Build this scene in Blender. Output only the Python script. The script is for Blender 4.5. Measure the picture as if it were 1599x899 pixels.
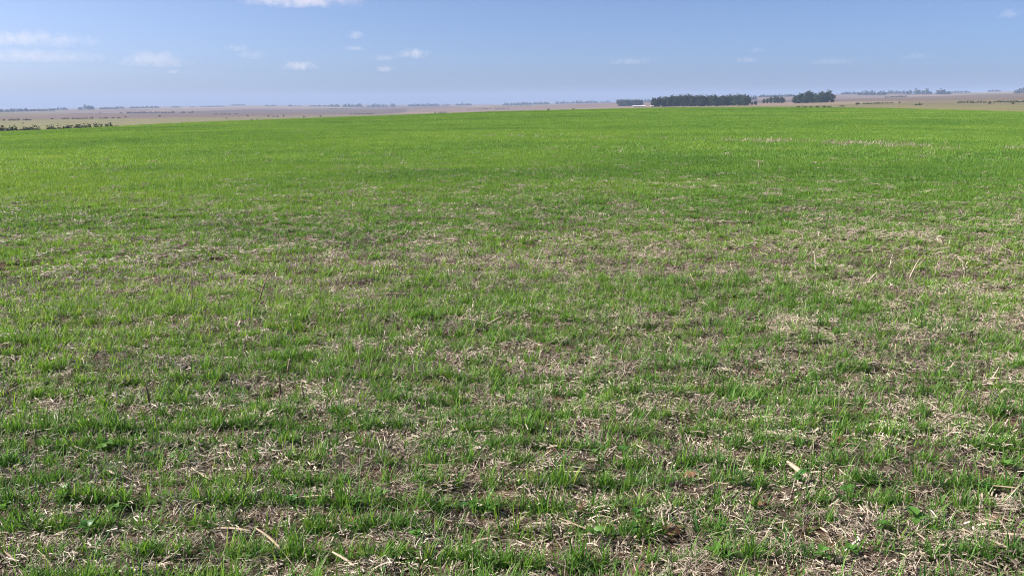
import bpy, bmesh, math, random
import numpy as np
from mathutils import Vector, Matrix, Euler

R = math.radians
random.seed(7)
rng = np.random.default_rng(7)
scene = bpy.context.scene
for o in list(bpy.data.objects):
    bpy.data.objects.remove(o)

# ------------------------------------------------------------------ camera, sky, sun, exposure
FPX, CX, CY = 1280.0, 799.5, 449.5          # focal length and centre in photograph pixels
EYE = 1.6
PITCH = math.atan((CY - 160.0) / FPX)
ROLL = R(0.4)
CAMROT = Matrix.Rotation(math.pi / 2 - PITCH, 3, 'X') @ Matrix.Rotation(-ROLL, 3, 'Z')
cam_d = bpy.data.cameras.new('camera')
cam_d.sensor_width = 36.0
cam_d.lens = 36.0 * FPX / 1599.0
cam_d.clip_start = 0.1
cam_d.clip_end = 90000
cam = bpy.data.objects.new('camera', cam_d)
cam.location = (0, 0, EYE)
cam.rotation_euler = CAMROT.to_euler()
scene.collection.objects.link(cam)
scene.camera = cam

SUN_AZ = R(-86.0)      # measured from the view direction (+Y), negative = left
SUN_EL = R(40.0)
world = bpy.data.worlds.new('World')
scene.world = world
world.use_nodes = True
wn, wl = world.node_tree.nodes, world.node_tree.links
wn.clear()
sky = wn.new('ShaderNodeTexSky')
sky.sky_type = 'NISHITA'
sky.sun_disc = False
sky.sun_elevation = SUN_EL
sky.sun_rotation = SUN_AZ
sky.altitude = 200
sky.air_density = 0.42
sky.dust_density = 2.0
sky.ozone_density = 5.0
bg = wn.new('ShaderNodeBackground')
bg.inputs['Strength'].default_value = 0.09
wo = wn.new('ShaderNodeOutputWorld')
wl.new(sky.outputs[0], bg.inputs[0])
wl.new(bg.outputs[0], wo.inputs[0])

sun_d = bpy.data.lights.new('sun', 'SUN')
sun_d.energy = 5.0
sun_d.angle = R(0.5)
sun_d.color = (1.0, 0.95, 0.88)
sun = bpy.data.objects.new('sun', sun_d)
sdir = Vector((math.sin(SUN_AZ) * math.cos(SUN_EL), math.cos(SUN_AZ) * math.cos(SUN_EL), math.sin(SUN_EL)))
sun.rotation_euler = sdir.to_track_quat('Z', 'Y').to_euler()
sun.location = (-40, 10, 60)
scene.collection.objects.link(sun)

vs = scene.view_settings
vs.view_transform = 'Standard'
vs.look = 'None'
vs.exposure = 1.08
vs.gamma = 1.0
vs.use_curve_mapping = False
scene.render.engine = 'CYCLES'
scene.cycles.max_bounces = 8
scene.cycles.transparent_max_bounces = 8
scene.cycles.volume_bounces = 4
scene.cycles.use_denoising = True
scene.cycles.denoising_input_passes = 'RGB_ALBEDO_NORMAL'
scene.cycles.denoising_prefilter = 'NONE'
scene.cycles.pixel_filter_type = 'BLACKMAN_HARRIS'
scene.cycles.filter_width = 1.0

# ------------------------------------------------------------------ helpers
COL = scene.collection


def tag(o, label=None, cat=None, group=None, kind=None):
    if label: o['label'] = label
    if cat: o['category'] = cat
    if group: o['group'] = group
    if kind: o['kind'] = kind
    return o


def empty(name, loc=(0, 0, 0), rz=0.0):
    o = bpy.data.objects.new(name, None)
    o.empty_display_size = 0.1
    o.location = loc
    o.rotation_euler = (0, 0, rz)
    COL.objects.link(o)
    return o


def mesh_from(name, verts, faces, mats=(), smooth=False):
    me = bpy.data.meshes.new(name)
    me.from_pydata([tuple(v) for v in verts], [], [tuple(int(i) for i in f) for f in faces])
    for m in mats:
        me.materials.append(m)
    if smooth:
        me.polygons.foreach_set('use_smooth', [True] * len(me.polygons))
    me.update()
    return me


def link(name, me, parent=None, loc=(0, 0, 0), rot=(0, 0, 0), scale=(1, 1, 1)):
    o = bpy.data.objects.new(name, me)
    o.location = loc
    o.rotation_euler = rot
    o.scale = scale
    o.parent = parent
    COL.objects.link(o)
    return o


def quads_mesh(name, V, mats, attr=None):
    """V: (n,4,3) separate quads"""
    n = len(V)
    me = bpy.data.meshes.new(name)
    me.vertices.add(n * 4)
    me.vertices.foreach_set('co', V.reshape(-1).astype(np.float32))
    me.loops.add(n * 4)
    me.loops.foreach_set('vertex_index', np.arange(n * 4, dtype=np.int32))
    me.polygons.add(n)
    me.polygons.foreach_set('loop_start', np.arange(n, dtype=np.int32) * 4)
    for m in mats:
        me.materials.append(m)
    me.update(calc_edges=True)
    if attr is not None:
        a = me.attributes.new('tone', 'FLOAT', 'POINT')
        a.data.foreach_set('value', np.repeat(attr, 4).astype(np.float32))
    me.validate()
    return me


def hash2(ix, iy, seed):
    h = (ix.astype(np.int64) * 374761393 + iy.astype(np.int64) * 668265263 + seed * 974634777) & 0xffffffff
    h = ((h ^ (h >> 13)) * 1274126177) & 0xffffffff
    return ((h ^ (h >> 16)) & 0xffff) / 65535.0


def vnoise(x, y, seed=0):
    x = np.asarray(x, float); y = np.asarray(y, float)
    ix, iy = np.floor(x), np.floor(y)
    fx, fy = x - ix, y - iy
    fx = fx * fx * (3 - 2 * fx); fy = fy * fy * (3 - 2 * fy)
    a, b = hash2(ix, iy, seed), hash2(ix + 1, iy, seed)
    c, d = hash2(ix, iy + 1, seed), hash2(ix + 1, iy + 1, seed)
    return (a * (1 - fx) + b * fx) * (1 - fy) + (c * (1 - fx) + d * fx) * fy


def fbm(x, y, octs=4, seed=0):
    s, a, t = 0.0, 0.5, 0.0
    for k in range(octs):
        s = s + a * vnoise(x * 2 ** k + 17.3 * k, y * 2 ** k - 9.1 * k, seed + k)
        t += a
        a *= 0.5
    return s / t


# ------------------------------------------------------------------ terrain height
PXS = np.array([0, 200, 400, 600, 800, 1000, 1200, 1400, 1600], float)
AZS = np.arctan((PXS - CX) / FPX * math.cos(PITCH))     # near the horizon
YH = 160 - (PXS - 800) * math.tan(ROLL)
CREST_Y = np.array([200, 193, 186.5, 180.5, 173.5, 169, 167.3, 168.3, 172.0])
CREST_R = np.array([85, 95, 105, 115, 125, 135, 140, 135, 120.0])
RN = np.array([250, 500, 800, 1300, 2200, 3600, 6000.0])
TY = np.array([
    [199.5, 190, 185, 180, 176, 172.5, 170],
    [195, 189, 184, 179, 174, 170, 167],
    [190, 187, 183, 178, 173, 168, 164.5],
    [188, 184, 181, 177, 172, 167.5, 164],
    [180, 178, 176, 173, 169, 165.5, 162.5],
    [172, 170, 168, 165.5, 163, 161.5, 160],
    [169, 167, 165, 160, 156, 153, 151.5],
    [168, 164, 160.5, 156, 151.5, 149, 148.5],
    [169, 163, 158.5, 153, 148, 146, 145.5]])
TH = EYE - (TY - YH[:, None]) / FPX * RN[None, :] / math.cos(0.1)
HC = EYE - (CREST_Y - YH) / FPX * CREST_R


def terrain(x, y):
    x = np.asarray(x, float); y = np.asarray(y, float)
    r = np.hypot(x, y)
    az = np.clip(np.arctan2(x, y), AZS[0], AZS[-1])
    hc = np.interp(az, AZS, HC)
    rc = np.interp(az, AZS, CREST_R)
    t = np.clip(r / rc, 0, 1)
    near = hc * t * t
    # beyond the crest: linear in log r between the nodes
    fi = np.interp(az, AZS, np.arange(len(AZS)))
    i0 = np.clip(np.floor(fi).astype(int), 0, len(AZS) - 2)
    f = fi - i0
    lr = np.log(np.clip(r, 1, None))
    nodes = np.concatenate([[math.log(120)], np.log(RN), [math.log(9000), math.log(14000)]])
    out = np.zeros_like(r)
    cols = []
    for c in range(len(AZS)):
        v = np.concatenate([[0], TH[c], [TH[c, -1] - 45, TH[c, -1] - 90]])
        nd = nodes.copy()
        nd[0] = math.log(CREST_R[c] * 1.02)
        v[0] = HC[c]
        # dip right behind the crest so that the crest is the edge of the field
        k = np.interp(lr, nd, v)
        cols.append(k)
    cols = np.array(cols)
    flat = cols.reshape(len(AZS), -1)
    idx = np.arange(flat.shape[1])
    a = flat[i0.reshape(-1), idx]; b = flat[i0.reshape(-1) + 1, idx]
    far = (a * (1 - f.reshape(-1)) + b * f.reshape(-1)).reshape(r.shape)
    far = far - 1.1 * np.exp(-((r - rc - 45) / 28.0) ** 2)
    w = np.clip((r - rc) / 14.0, 0, 1)
    w = w * w * (3 - 2 * w)
    h = near * (1 - w) + far * w
    # rolling unevenness
    h = h + (fbm(x / 260, y / 260, 3, 5) - 0.5) * 5.0 * np.clip((r - 350) / 900, 0, 1)
    h = h + (fbm(x / 900 + 3, y / 700, 2, 15) - 0.5) * 16.0 * np.clip((r - 1000) / 900, 0, 1)
    h = h + (fbm(x / 14, y / 14, 2, 9) - 0.5) * 0.22 * np.clip((r - 6) / 20, 0, 1) * np.clip((260 - r) / 100, 0, 1)
    return h


def micro(x, y):
    r = np.hypot(x, y)
    m = (fbm(x / 0.22, y / 0.16, 4, 21) - 0.5) * 0.075 + (fbm(x / 0.7, y / 0.45, 2, 31) - 0.5) * 0.05
    return m * np.clip((30 - r) / 14, 0, 1)


def ground_z(x, y):
    return terrain(x, y) + micro(x, y)


def pix_dir(px, py):
    d = CAMROT @ Vector(((px - CX) / FPX, -(py - CY) / FPX, -1.0))
    return d.normalized()


def pix_ground(px, py):
    """where the sight line through a photograph pixel meets the near field"""
    d = pix_dir(px, py)
    t = EYE / max(-d.z, 1e-4)
    for _ in range(6):
        p = Vector((0, 0, EYE)) + d * t
        z = float(ground_z(np.array([p.x]), np.array([p.y]))[0])
        t = (EYE - z) / max(-d.z, 1e-4)
    p = Vector((0, 0, EYE)) + d * t
    return p


def far_at(px, r):
    """ground point in the direction of a photograph column at distance r"""
    d = pix_dir(px, 163)
    a = math.atan2(d.x, d.y)
    x, y = r * math.sin(a), r * math.cos(a)
    return Vector((x, y, float(terrain(np.array([x]), np.array([y]))[0])))


# ------------------------------------------------------------------ materials
def new_mat(name):
    m = bpy.data.materials.new(name)
    m.use_nodes = True
    nt = m.node_tree
    nt.nodes.clear()
    out = nt.nodes.new('ShaderNodeOutputMaterial')
    return m, nt, out


def N(nt, t, **kw):
    n = nt.nodes.new(t)
    for k, v in kw.items():
        if k in n.inputs:
            n.inputs[k].default_value = v
        else:
            setattr(n, k, v)
    return n


def ramp(nt, src, stops):
    n = nt.nodes.new('ShaderNodeValToRGB')
    els = n.color_ramp.elements
    while len(els) > 1:
        els.remove(els[-1])
    els[0].position = stops[0][0]; els[0].color = (*stops[0][1], 1)
    for p, c in stops[1:]:
        e = els.new(p); e.color = (*c, 1)
    nt.links.new(src, n.inputs[0])
    return n


def math_n(nt, op, a, b=None, clamp=False):
    n = nt.nodes.new('ShaderNodeMath'); n.operation = op; n.use_clamp = clamp
    for i, v in enumerate((a, b)):
        if v is None: continue
        if isinstance(v, (int, float)): n.inputs[i].default_value = v
        else: nt.links.new(v, n.inputs[i])
    return n.outputs[0]


def mixc(nt, fac, a, b, mode='MIX'):
    n = nt.nodes.new('ShaderNodeMix'); n.data_type = 'RGBA'; n.blend_type = mode
    for sock, v in ((n.inputs[0], fac), (n.inputs[6], a), (n.inputs[7], b)):
        if isinstance(v, (int, float)): sock.default_value = v
        elif isinstance(v, tuple): sock.default_value = (*v, 1)
        else: nt.links.new(v, sock)
    return n.outputs[2]


def plant_mat(name, stops, transl=0.35, rough=0.45, spec=0.35, instancer=True, tip=None, tcol=(1.25, 1.15, 0.6)):
    """leaf-like stuff: colour from a per-plant tint, paler at the tip, light coming through"""
    m, nt, out = new_mat(name)
    at = N(nt, 'ShaderNodeAttribute', attribute_name='tint')
    at.attribute_type = 'INSTANCER' if instancer else 'OBJECT'
    to = N(nt, 'ShaderNodeAttribute', attribute_name='tone')
    f = math_n(nt, 'ADD', at.outputs['Fac'], math_n(nt, 'MULTIPLY', to.outputs['Fac'], 0.5), True)
    col = ramp(nt, f, stops).outputs[0]
    if tip:
        hg = N(nt, 'ShaderNodeAttribute', attribute_name='hgt')
        col = mixc(nt, math_n(nt, 'MULTIPLY', math_n(nt, 'POWER', hg.outputs['Fac'], 5.0), 0.5), col, tip)
    p = N(nt, 'ShaderNodeBsdfPrincipled', Roughness=rough)
    p.inputs['Specular IOR Level'].default_value = spec
    nt.links.new(col, p.inputs['Base Color'])
    if transl > 0:
        tr = N(nt, 'ShaderNodeBsdfTranslucent')
        nt.links.new(mixc(nt, 1.0, col, tcol, 'MULTIPLY'), tr.inputs[0])
        mx = N(nt, 'ShaderNodeMixShader'); mx.inputs[0].default_value = transl
        nt.links.new(p.outputs[0], mx.inputs[1]); nt.links.new(tr.outputs[0], mx.inputs[2])
        nt.links.new(mx.outputs[0], out.inputs[0])
    else:
        nt.links.new(p.outputs[0], out.inputs[0])
    return m


GRASS_STOPS = [(0.0, (0.060, 0.165, 0.036)), (0.3, (0.120, 0.272, 0.045)), (0.65, (0.195, 0.348, 0.055)), (1.0, (0.34, 0.44, 0.11))]
M_GRASS = plant_mat('grass_blade', GRASS_STOPS, 0.42, 0.5, 0.22, tip=(0.20, 0.24, 0.06))
M_STRAW = plant_mat('straw', [(0.0, (0.10, 0.075, 0.057)), (0.25, (0.22, 0.175, 0.132)), (0.6, (0.39, 0.315, 0.235)), (1.0, (0.56, 0.475, 0.37))],
                    0.12, 0.55, 0.3, tcol=(1, 0.9, 0.75))
M_WEEDLET = plant_mat('weed_seedling', [(0.0, (0.035, 0.10, 0.018)), (0.6, (0.075, 0.18, 0.03)), (1.0, (0.13, 0.22, 0.04))], 0.3, 0.5, 0.3)
M_BROAD = plant_mat('broad_leaf', [(0.0, (0.05, 0.15, 0.025)), (1.0, (0.14, 0.27, 0.05))], 0.4, 0.45, 0.35, instancer=False)
M_STALK = plant_mat('dead_stalk', [(0.0, (0.07, 0.045, 0.03)), (0.5, (0.30, 0.22, 0.15)), (1.0, (0.62, 0.54, 0.40))], 0.0, 0.6, 0.25, instancer=False)
M_TREE = plant_mat('tree_leaf', [(0.0, (0.010, 0.022, 0.010)), (0.5, (0.022, 0.042, 0.016)), (1.0, (0.045, 0.075, 0.026))], 0.15, 0.6, 0.12, instancer=False)
M_SHRUB = plant_mat('shrub_leaf', [(0.0, (0.022, 0.036, 0.014)), (0.5, (0.042, 0.062, 0.022)), (1.0, (0.075, 0.10, 0.035))], 0.2, 0.6, 0.2, instancer=False)


def bark_mat():
    m, nt, out = new_mat('bark')
    tc = N(nt, 'ShaderNodeTexCoord')
    no = N(nt, 'ShaderNodeTexNoise', Scale=3.0)
    nt.links.new(tc.outputs['Object'], no.inputs['Vector'])
    c = ramp(nt, no.outputs['Fac'], [(0.3, (0.10, 0.08, 0.06)), (0.7, (0.26, 0.22, 0.18))])
    p = N(nt, 'ShaderNodeBsdfPrincipled', Roughness=0.85)
    nt.links.new(c.outputs[0], p.inputs['Base Color']); nt.links.new(p.outputs[0], out.inputs[0])
    return m


M_BARK = bark_mat()


def soil_mat():
    m, nt, out = new_mat('field_soil')
    g = N(nt, 'ShaderNodeNewGeometry')
    n1 = N(nt, 'ShaderNodeTexNoise', Scale=5.0, Detail=8.0, Roughness=0.65)
    n2 = N(nt, 'ShaderNodeTexNoise', Scale=38.0, Detail=6.0, Roughness=0.7)
    n3 = N(nt, 'ShaderNodeTexNoise', Scale=0.55, Detail=4.0)
    mp = N(nt, 'ShaderNodeMapping'); mp.inputs['Scale'].default_value = (0.35, 1.0, 1.0)
    nt.links.new(g.outputs['Position'], mp.inputs[0])
    for n in (n1, n2):
        nt.links.new(g.outputs['Position'], n.inputs['Vector'])
    nt.links.new(mp.outputs[0], n3.inputs['Vector'])
    soil = ramp(nt, n1.outputs['Fac'], [(0.3, (0.035, 0.021, 0.015)), (0.5, (0.075, 0.043, 0.029)), (0.7, (0.16, 0.080, 0.045))]).outputs[0]
    chaff = ramp(nt, n2.outputs['Fac'], [(0.35, (0.08, 0.06, 0.045)), (0.6, (0.26, 0.205, 0.15))]).outputs[0]
    fac = math_n(nt, 'MULTIPLY', ramp(nt, n2.outputs['Fac'], [(0.42, (0, 0, 0)), (0.56, (1, 1, 1))]).outputs[0],
                 ramp(nt, n3.outputs['Fac'], [(0.3, (0.3, 0.3, 0.3)), (0.65, (1, 1, 1))]).outputs[0])
    col = mixc(nt, fac, soil, chaff)
    p = N(nt, 'ShaderNodeBsdfPrincipled', Roughness=0.9)
    p.inputs['Specular IOR Level'].default_value = 0.15
    nt.links.new(col, p.inputs['Base Color'])
    b = N(nt, 'ShaderNodeBump', Strength=1.0, Distance=0.035)
    nt.links.new(n2.outputs['Fac'], b.inputs['Height']); nt.links.new(b.outputs[0], p.inputs['Normal'])
    nt.links.new(p.outputs[0], out.inputs[0])
    return m


def pasture_mat():
    m, nt, out = new_mat('pasture_grass')
    g = N(nt, 'ShaderNodeNewGeometry')
    mp = N(nt, 'ShaderNodeMapping'); mp.inputs['Scale'].default_value = (0.0024, 0.0010, 0.0)
    nt.links.new(g.outputs['Position'], mp.inputs[0])
    n1 = N(nt, 'ShaderNodeTexNoise', Scale=1.0, Detail=5.0, Roughness=0.6)
    nt.links.new(mp.outputs[0], n1.inputs['Vector'])
    vo = N(nt, 'ShaderNodeTexVoronoi', Scale=1.1)
    nt.links.new(mp.outputs[0], vo.inputs['Vector'])
    mp2 = N(nt, 'ShaderNodeMapping'); mp2.inputs['Scale'].default_value = (0.03, 0.05, 0.0)
    nt.links.new(g.outputs['Position'], mp2.inputs[0])
    n2 = N(nt, 'ShaderNodeTexNoise', Scale=1.0, Detail=6.0, Roughness=0.65)
    nt.links.new(mp2.outputs[0], n2.inputs['Vector'])
    base = ramp(nt, n1.outputs['Fac'], [(0.32, (0.11, 0.080, 0.062)), (0.42, (0.19, 0.135, 0.095)), (0.52, (0.26, 0.185, 0.125)), (0.62, (0.21, 0.180, 0.10)), (0.72, (0.15, 0.16, 0.075))]).outputs[0]
    sep = N(nt, 'ShaderNodeSeparateColor'); nt.links.new(vo.outputs['Color'], sep.inputs[0])
    plot = ramp(nt, sep.outputs[0], [(0.0, (0.72, 0.70, 0.68)), (0.4, (1, 1, 1)), (0.75, (1.12, 1.0, 0.92)), (1.0, (0.9, 1.05, 0.8))]).outputs[0]
    base = mixc(nt, 0.8, base, plot, 'MULTIPLY')
    base = mixc(nt, 0.75, base, ramp(nt, sep.outputs[1], [(0.0, (0.075, 0.058, 0.056)), (0.3, (0.17, 0.125, 0.10)), (0.5, (0.25, 0.185, 0.135)), (0.7, (0.09, 0.115, 0.055)), (0.85, (0.20, 0.15, 0.11)), (1.0, (0.27, 0.22, 0.15))]).outputs[0])
    # greener sward close behind the field
    ln = N(nt, 'ShaderNodeVectorMath', operation='LENGTH'); nt.links.new(g.outputs['Position'], ln.inputs[0])
    mr = N(nt, 'ShaderNodeMapRange'); mr.inputs[1].default_value = 250; mr.inputs[2].default_value = 1100
    mr.inputs[3].default_value = 0.9; mr.inputs[4].default_value = 0.0
    nt.links.new(ln.outputs['Value'], mr.inputs[0])
    green = ramp(nt, n2.outputs['Fac'], [(0.35, (0.15, 0.17, 0.06)), (0.65, (0.25, 0.225, 0.115))]).outputs[0]
    col = mixc(nt, mr.outputs[0], base, green)
    col = mixc(nt, 0.5, col, ramp(nt, n2.outputs['Fac'], [(0.3, (0.72, 0.74, 0.72)), (0.7, (1.15, 1.12, 1.1))]).outputs[0], 'MULTIPLY')
    col = mixc(nt, 1.0, col, (0.86, 0.84, 0.86), 'MULTIPLY')
    p = N(nt, 'ShaderNodeBsdfPrincipled', Roughness=0.95)
    p.inputs['Specular IOR Level'].default_value = 0.05
    nt.links.new(col, p.inputs['Base Color']); nt.links.new(p.outputs[0], out.inputs[0])
    return m


def plain_mat(name, c0, c1, scale=2.0, rough=0.8):
    m, nt, out = new_mat(name)
    tc = N(nt, 'ShaderNodeTexCoord')
    no = N(nt, 'ShaderNodeTexNoise', Scale=scale, Detail=5.0)
    nt.links.new(tc.outputs['Object'], no.inputs['Vector'])
    c = ramp(nt, no.outputs['Fac'], [(0.3, c0), (0.7, c1)])
    p = N(nt, 'ShaderNodeBsdfPrincipled', Roughness=rough)
    nt.links.new(c.outputs[0], p.inputs['Base Color']); nt.links.new(p.outputs[0], out.inputs[0])
    return m


M_SOIL = soil_mat()
M_PASTURE = pasture_mat()

# ------------------------------------------------------------------ ground: one polar sheet, split into field and pasture
az_f = np.radians(np.arange(-50, 50.01, 0.28))
az_b = np.radians(np.arange(56, 304.1, 8.0))
AZ = np.concatenate([az_f, az_b])
rings = [0.05, 0.5, 1.0, 1.5]
r = 1.9
while r < 7.5:
    rings.append(r); r += 0.022
while r < 9000:
    rings.append(r); r *= 1.0125 if r > 30 else 1.0065
RINGS = np.array(rings)
SPLIT = int(np.searchsorted(RINGS, 178))


def ring_sheet(name, rr, mat, closed_centre):
    A, Q = np.meshgrid(AZ, rr)
    X, Y = Q * np.sin(A), Q * np.cos(A)
    Z = terrain(X, Y) + micro(X, Y)
    nv = len(AZ)
    V = np.stack([X, Y, Z], -1).reshape(-1, 3)
    i, j = np.meshgrid(np.arange(len(rr) - 1), np.arange(nv), indexing='ij')
    j2 = (j + 1) % nv
    F = np.stack([i * nv + j, i * nv + j2, (i + 1) * nv + j2, (i + 1) * nv + j], -1).reshape(-1, 4)[:, ::-1]
    me = bpy.data.meshes.new(name)
    me.vertices.add(len(V)); me.vertices.foreach_set('co', V.reshape(-1).astype(np.float32))
    me.loops.add(F.size); me.loops.foreach_set('vertex_index', F.reshape(-1).astype(np.int32))
    me.polygons.add(len(F)); me.polygons.foreach_set('loop_start', np.arange(len(F), dtype=np.int32) * 4)
    me.materials.append(mat)
    me.update(calc_edges=True)
    me.polygons.foreach_set('use_smooth', [True] * len(F))
    o = link(name, me)
    return o


tag(ring_sheet('field_ground', RINGS[:SPLIT + 1], M_SOIL, True), 'reddish brown soil of the young crop field littered with chaff', 'ground', kind='structure')
tag(ring_sheet('pasture', RINGS[SPLIT:], M_PASTURE, False), 'rolling pinkish tan pasture land reaching to the horizon', 'terrain', kind='structure')

# ------------------------------------------------------------------ where the straw lies and where the crop is thick
PATCH = [(560, 385, 120, 12, .8), (600, 463, 55, 9, 1), (470, 405, 60, 10, .8), (330, 395, 80, 12, .6), (1385, 372, 80, 12, 1), (1540, 385, 70, 16, .9),
         (1150, 385, 70, 12, .6), (1030, 395, 60, 12, .6), (990, 437, 40, 8, 1), (1300, 460, 50, 8, .8), (1000, 500, 80, 10, .7), (1245, 515, 60, 15, 1),
         (880, 575, 75, 17, 1), (1540, 505, 70, 12, .9), (1240, 590, 50, 10, .7), (560, 630, 95, 18, .9), (690, 640, 60, 15, .8), (1030, 655, 140, 17, 1),
         (1200, 665, 90, 15, 1), (1450, 640, 90, 14, .8), (210, 740, 75, 18, 1), (400, 750, 65, 13, .9), (720, 735, 85, 15, .9), (840, 690, 70, 18, .8),
         (1150, 770, 65, 18, .9), (1260, 745, 55, 15, .8), (60, 885, 70, 15, 1), (400, 868, 60, 20, 1), (1500, 730, 80, 15, .7), (1560, 800, 50, 18, .9),
         (950, 870, 90, 14, .7), (1100, 800, 80, 14, .8), (60, 470, 60, 10, .6), (150, 455, 40, 8, .7), (260, 625, 50, 10, .7), (700, 300, 60, 5, .3),
         (860, 262, 120, 4, .8), (1300, 275, 160, 4, .5), (150, 265, 110, 4, .6), (620, 262, 90, 4, .6), (330, 340, 90, 7, .5), (1480, 360, 120, 8, .6),
         (1080, 880, 60, 14, .7), (600, 880, 90, 12, .8), (250, 880, 60, 14, .7), (560, 760, 60, 12, .7), (1380, 800, 60, 14, .7), (1500, 860, 60, 16, .7),
         (840, 420, 60, 8, .6), (720, 400, 50, 8, .6), (420, 450, 50, 9, .8), (1350, 560, 60, 11, .6), (780, 620, 60, 12, .7), (1480, 590, 60, 10, .6),
         (120, 640, 60, 12, .6), (60, 700, 50, 12, .5), (330, 520, 50, 10, .6), (210, 500, 60, 10, .6), (1120, 560, 60, 10, .6), (640, 540, 60, 10, .6)]
PW = []
for px, py, hw, hh, s in PATCH:
    c = pix_ground(px, py); e = pix_ground(px + hw, py); f0 = pix_ground(px, py - hh)
    PW.append((c.x, c.y, max(0.05, (e - c).length), max(0.05, (f0 - c).length), s * (0.55 if py < 345 else 1)))


def straw_mask(x, y):
    rr = np.hypot(x, y)
    wx = x + (fbm(x / 0.5, y / 0.35, 3, 51) - 0.5) * np.clip(rr * 0.13, 0.3, 2.0)
    wy = y + (fbm(x / 0.5, y / 0.35, 3, 61) - 0.5) * np.clip(rr * 0.13, 0.3, 2.0)
    m = np.zeros_like(x)
    for cx, cy, a, b, s in PW:
        q = ((wx - cx) / a) ** 2 + ((wy - cy) / b) ** 2
        m = np.maximum(m, s * np.exp(-0.7 * q))
    fine = fbm(x / 0.55, y / 0.24, 3, 71)
    m2 = np.clip((fine - 0.55) * 4.0, 0, 1) * np.clip((26 - rr) / 16, 0.0, 1)
    return np.clip(np.maximum(m, 0.75 * m2), 0, 1)


def green_mask(x, y):
    rr = np.hypot(x, y)
    s = straw_mask(x, y)
    fine = 0.28 * fbm(x / 0.6, y / 0.2, 2, 81) + 0.72 * fbm(x / 0.11, y / 0.10, 2, 83)
    fine = fine + 0.16 * (vnoise(x * 0.15, y / 0.26, 85) - 0.5)
    n = np.clip((fine - 0.29 + 0.025 * np.clip(-x / (0.3 * rr + .1), -1, 1)) * 2.9, 0.24, 0.92)
    w = np.clip((rr - 8) / 12, 0, 0.9)
    return np.clip((1 - 0.34 * s) * (n * (1 - w) + w), 0.03, 1)


def wedge_points(r0, r1, dens, half=R(38), x_pull=0.0):
    area = half * (r1 * r1 - r0 * r0)
    n = int(area * dens)
    rr = np.sqrt(rng.uniform(r0 * r0, r1 * r1, n))
    a = rng.uniform(-half, half, n)
    return rr * np.sin(a), rr * np.cos(a)


ROW = 0.19


def row_gap(x, y, spacing=ROW, tilt=R(1.5)):
    """0 on a drill row, 1 half way between two rows"""
    u = x * math.cos(tilt) - y * math.sin(tilt)
    v = x * math.sin(tilt) + y * math.cos(tilt)
    v = v - (vnoise(u / 1.3, v * 0 + 3, 91) - 0.5) * 0.08
    return np.abs(v / spacing - np.round(v / spacing)) * 2


def to_rows(x, y, spacing=ROW, jit=0.022, tilt=R(1.5)):
    """pull points towards the drill rows"""
    u = x * math.cos(tilt) - y * math.sin(tilt)
    v = x * math.sin(tilt) + y * math.cos(tilt)
    wob = (vnoise(u / 1.3, v * 0 + 3, 91) - 0.5) * 0.08
    k = np.round((v - wob) / spacing)
    v2 = k * spacing + wob + rng.normal(0, jit, len(v))
    return u * math.cos(tilt) + v2 * math.sin(tilt), -u * math.sin(tilt) + v2 * math.cos(tilt)


# ------------------------------------------------------------------ instanced stuff
def variants(name, meshes):
    c = bpy.data.collections.new(name)
    for k, me in enumerate(meshes):
        o = bpy.data.objects.new('%s_variant_%02d' % (name, k), me)
        c.objects.link(o)
    return c


def scatter(name, pts, rot, scl, tint, coll, nvar, label, cat):
    n = len(pts)
    me = bpy.data.meshes.new(name)
    me.vertices.add(n)
    me.vertices.foreach_set('co', pts.reshape(-1).astype(np.float32))
    a = me.attributes.new('rot', 'FLOAT_VECTOR', 'POINT'); a.data.foreach_set('vector', rot.reshape(-1).astype(np.float32))
    a = me.attributes.new('scl', 'FLOAT_VECTOR', 'POINT'); a.data.foreach_set('vector', scl.reshape(-1).astype(np.float32))
    a = me.attributes.new('tint', 'FLOAT', 'POINT'); a.data.foreach_set('value', tint.astype(np.float32))
    a = me.attributes.new('vid', 'INT', 'POINT'); a.data.foreach_set('value', rng.integers(0, nvar, n).astype(np.int32))
    o = link(name, me)
    ng = bpy.data.node_groups.new(name + '_scatter', 'GeometryNodeTree')
    ng.interface.new_socket('Geometry', in_out='INPUT', socket_type='NodeSocketGeometry')
    ng.interface.new_socket('Geometry', in_out='OUTPUT', socket_type='NodeSocketGeometry')
    gi = ng.nodes.new('NodeGroupInput'); go = ng.nodes.new('NodeGroupOutput')
    ci = ng.nodes.new('GeometryNodeCollectionInfo')
    ci.inputs['Collection'].default_value = coll
    ci.inputs['Separate Children'].default_value = True
    ci.inputs['Reset Children'].default_value = True
    ip = ng.nodes.new('GeometryNodeInstanceOnPoints')
    ip.inputs['Pick Instance'].default_value = True

    def att(nm, ty):
        q = ng.nodes.new('GeometryNodeInputNamedAttribute'); q.data_type = ty
        q.inputs['Name'].default_value = nm
        return q.outputs['Attribute']
    e2r = ng.nodes.new('FunctionNodeEulerToRotation')
    ng.links.new(att('rot', 'FLOAT_VECTOR'), e2r.inputs[0])
    ng.links.new(gi.outputs[0], ip.inputs['Points'])
    ng.links.new(ci.outputs[0], ip.inputs['Instance'])
    ng.links.new(att('vid', 'INT'), ip.inputs['Instance Index'])
    ng.links.new(e2r.outputs[0], ip.inputs['Rotation'])
    ng.links.new(att('scl', 'FLOAT_VECTOR'), ip.inputs['Scale'])
    ng.links.new(ip.outputs[0], go.inputs[0])
    md = o.modifiers.new('scatter', 'NODES'); md.node_group = ng
    return tag(o, label, cat, kind='stuff')


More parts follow.
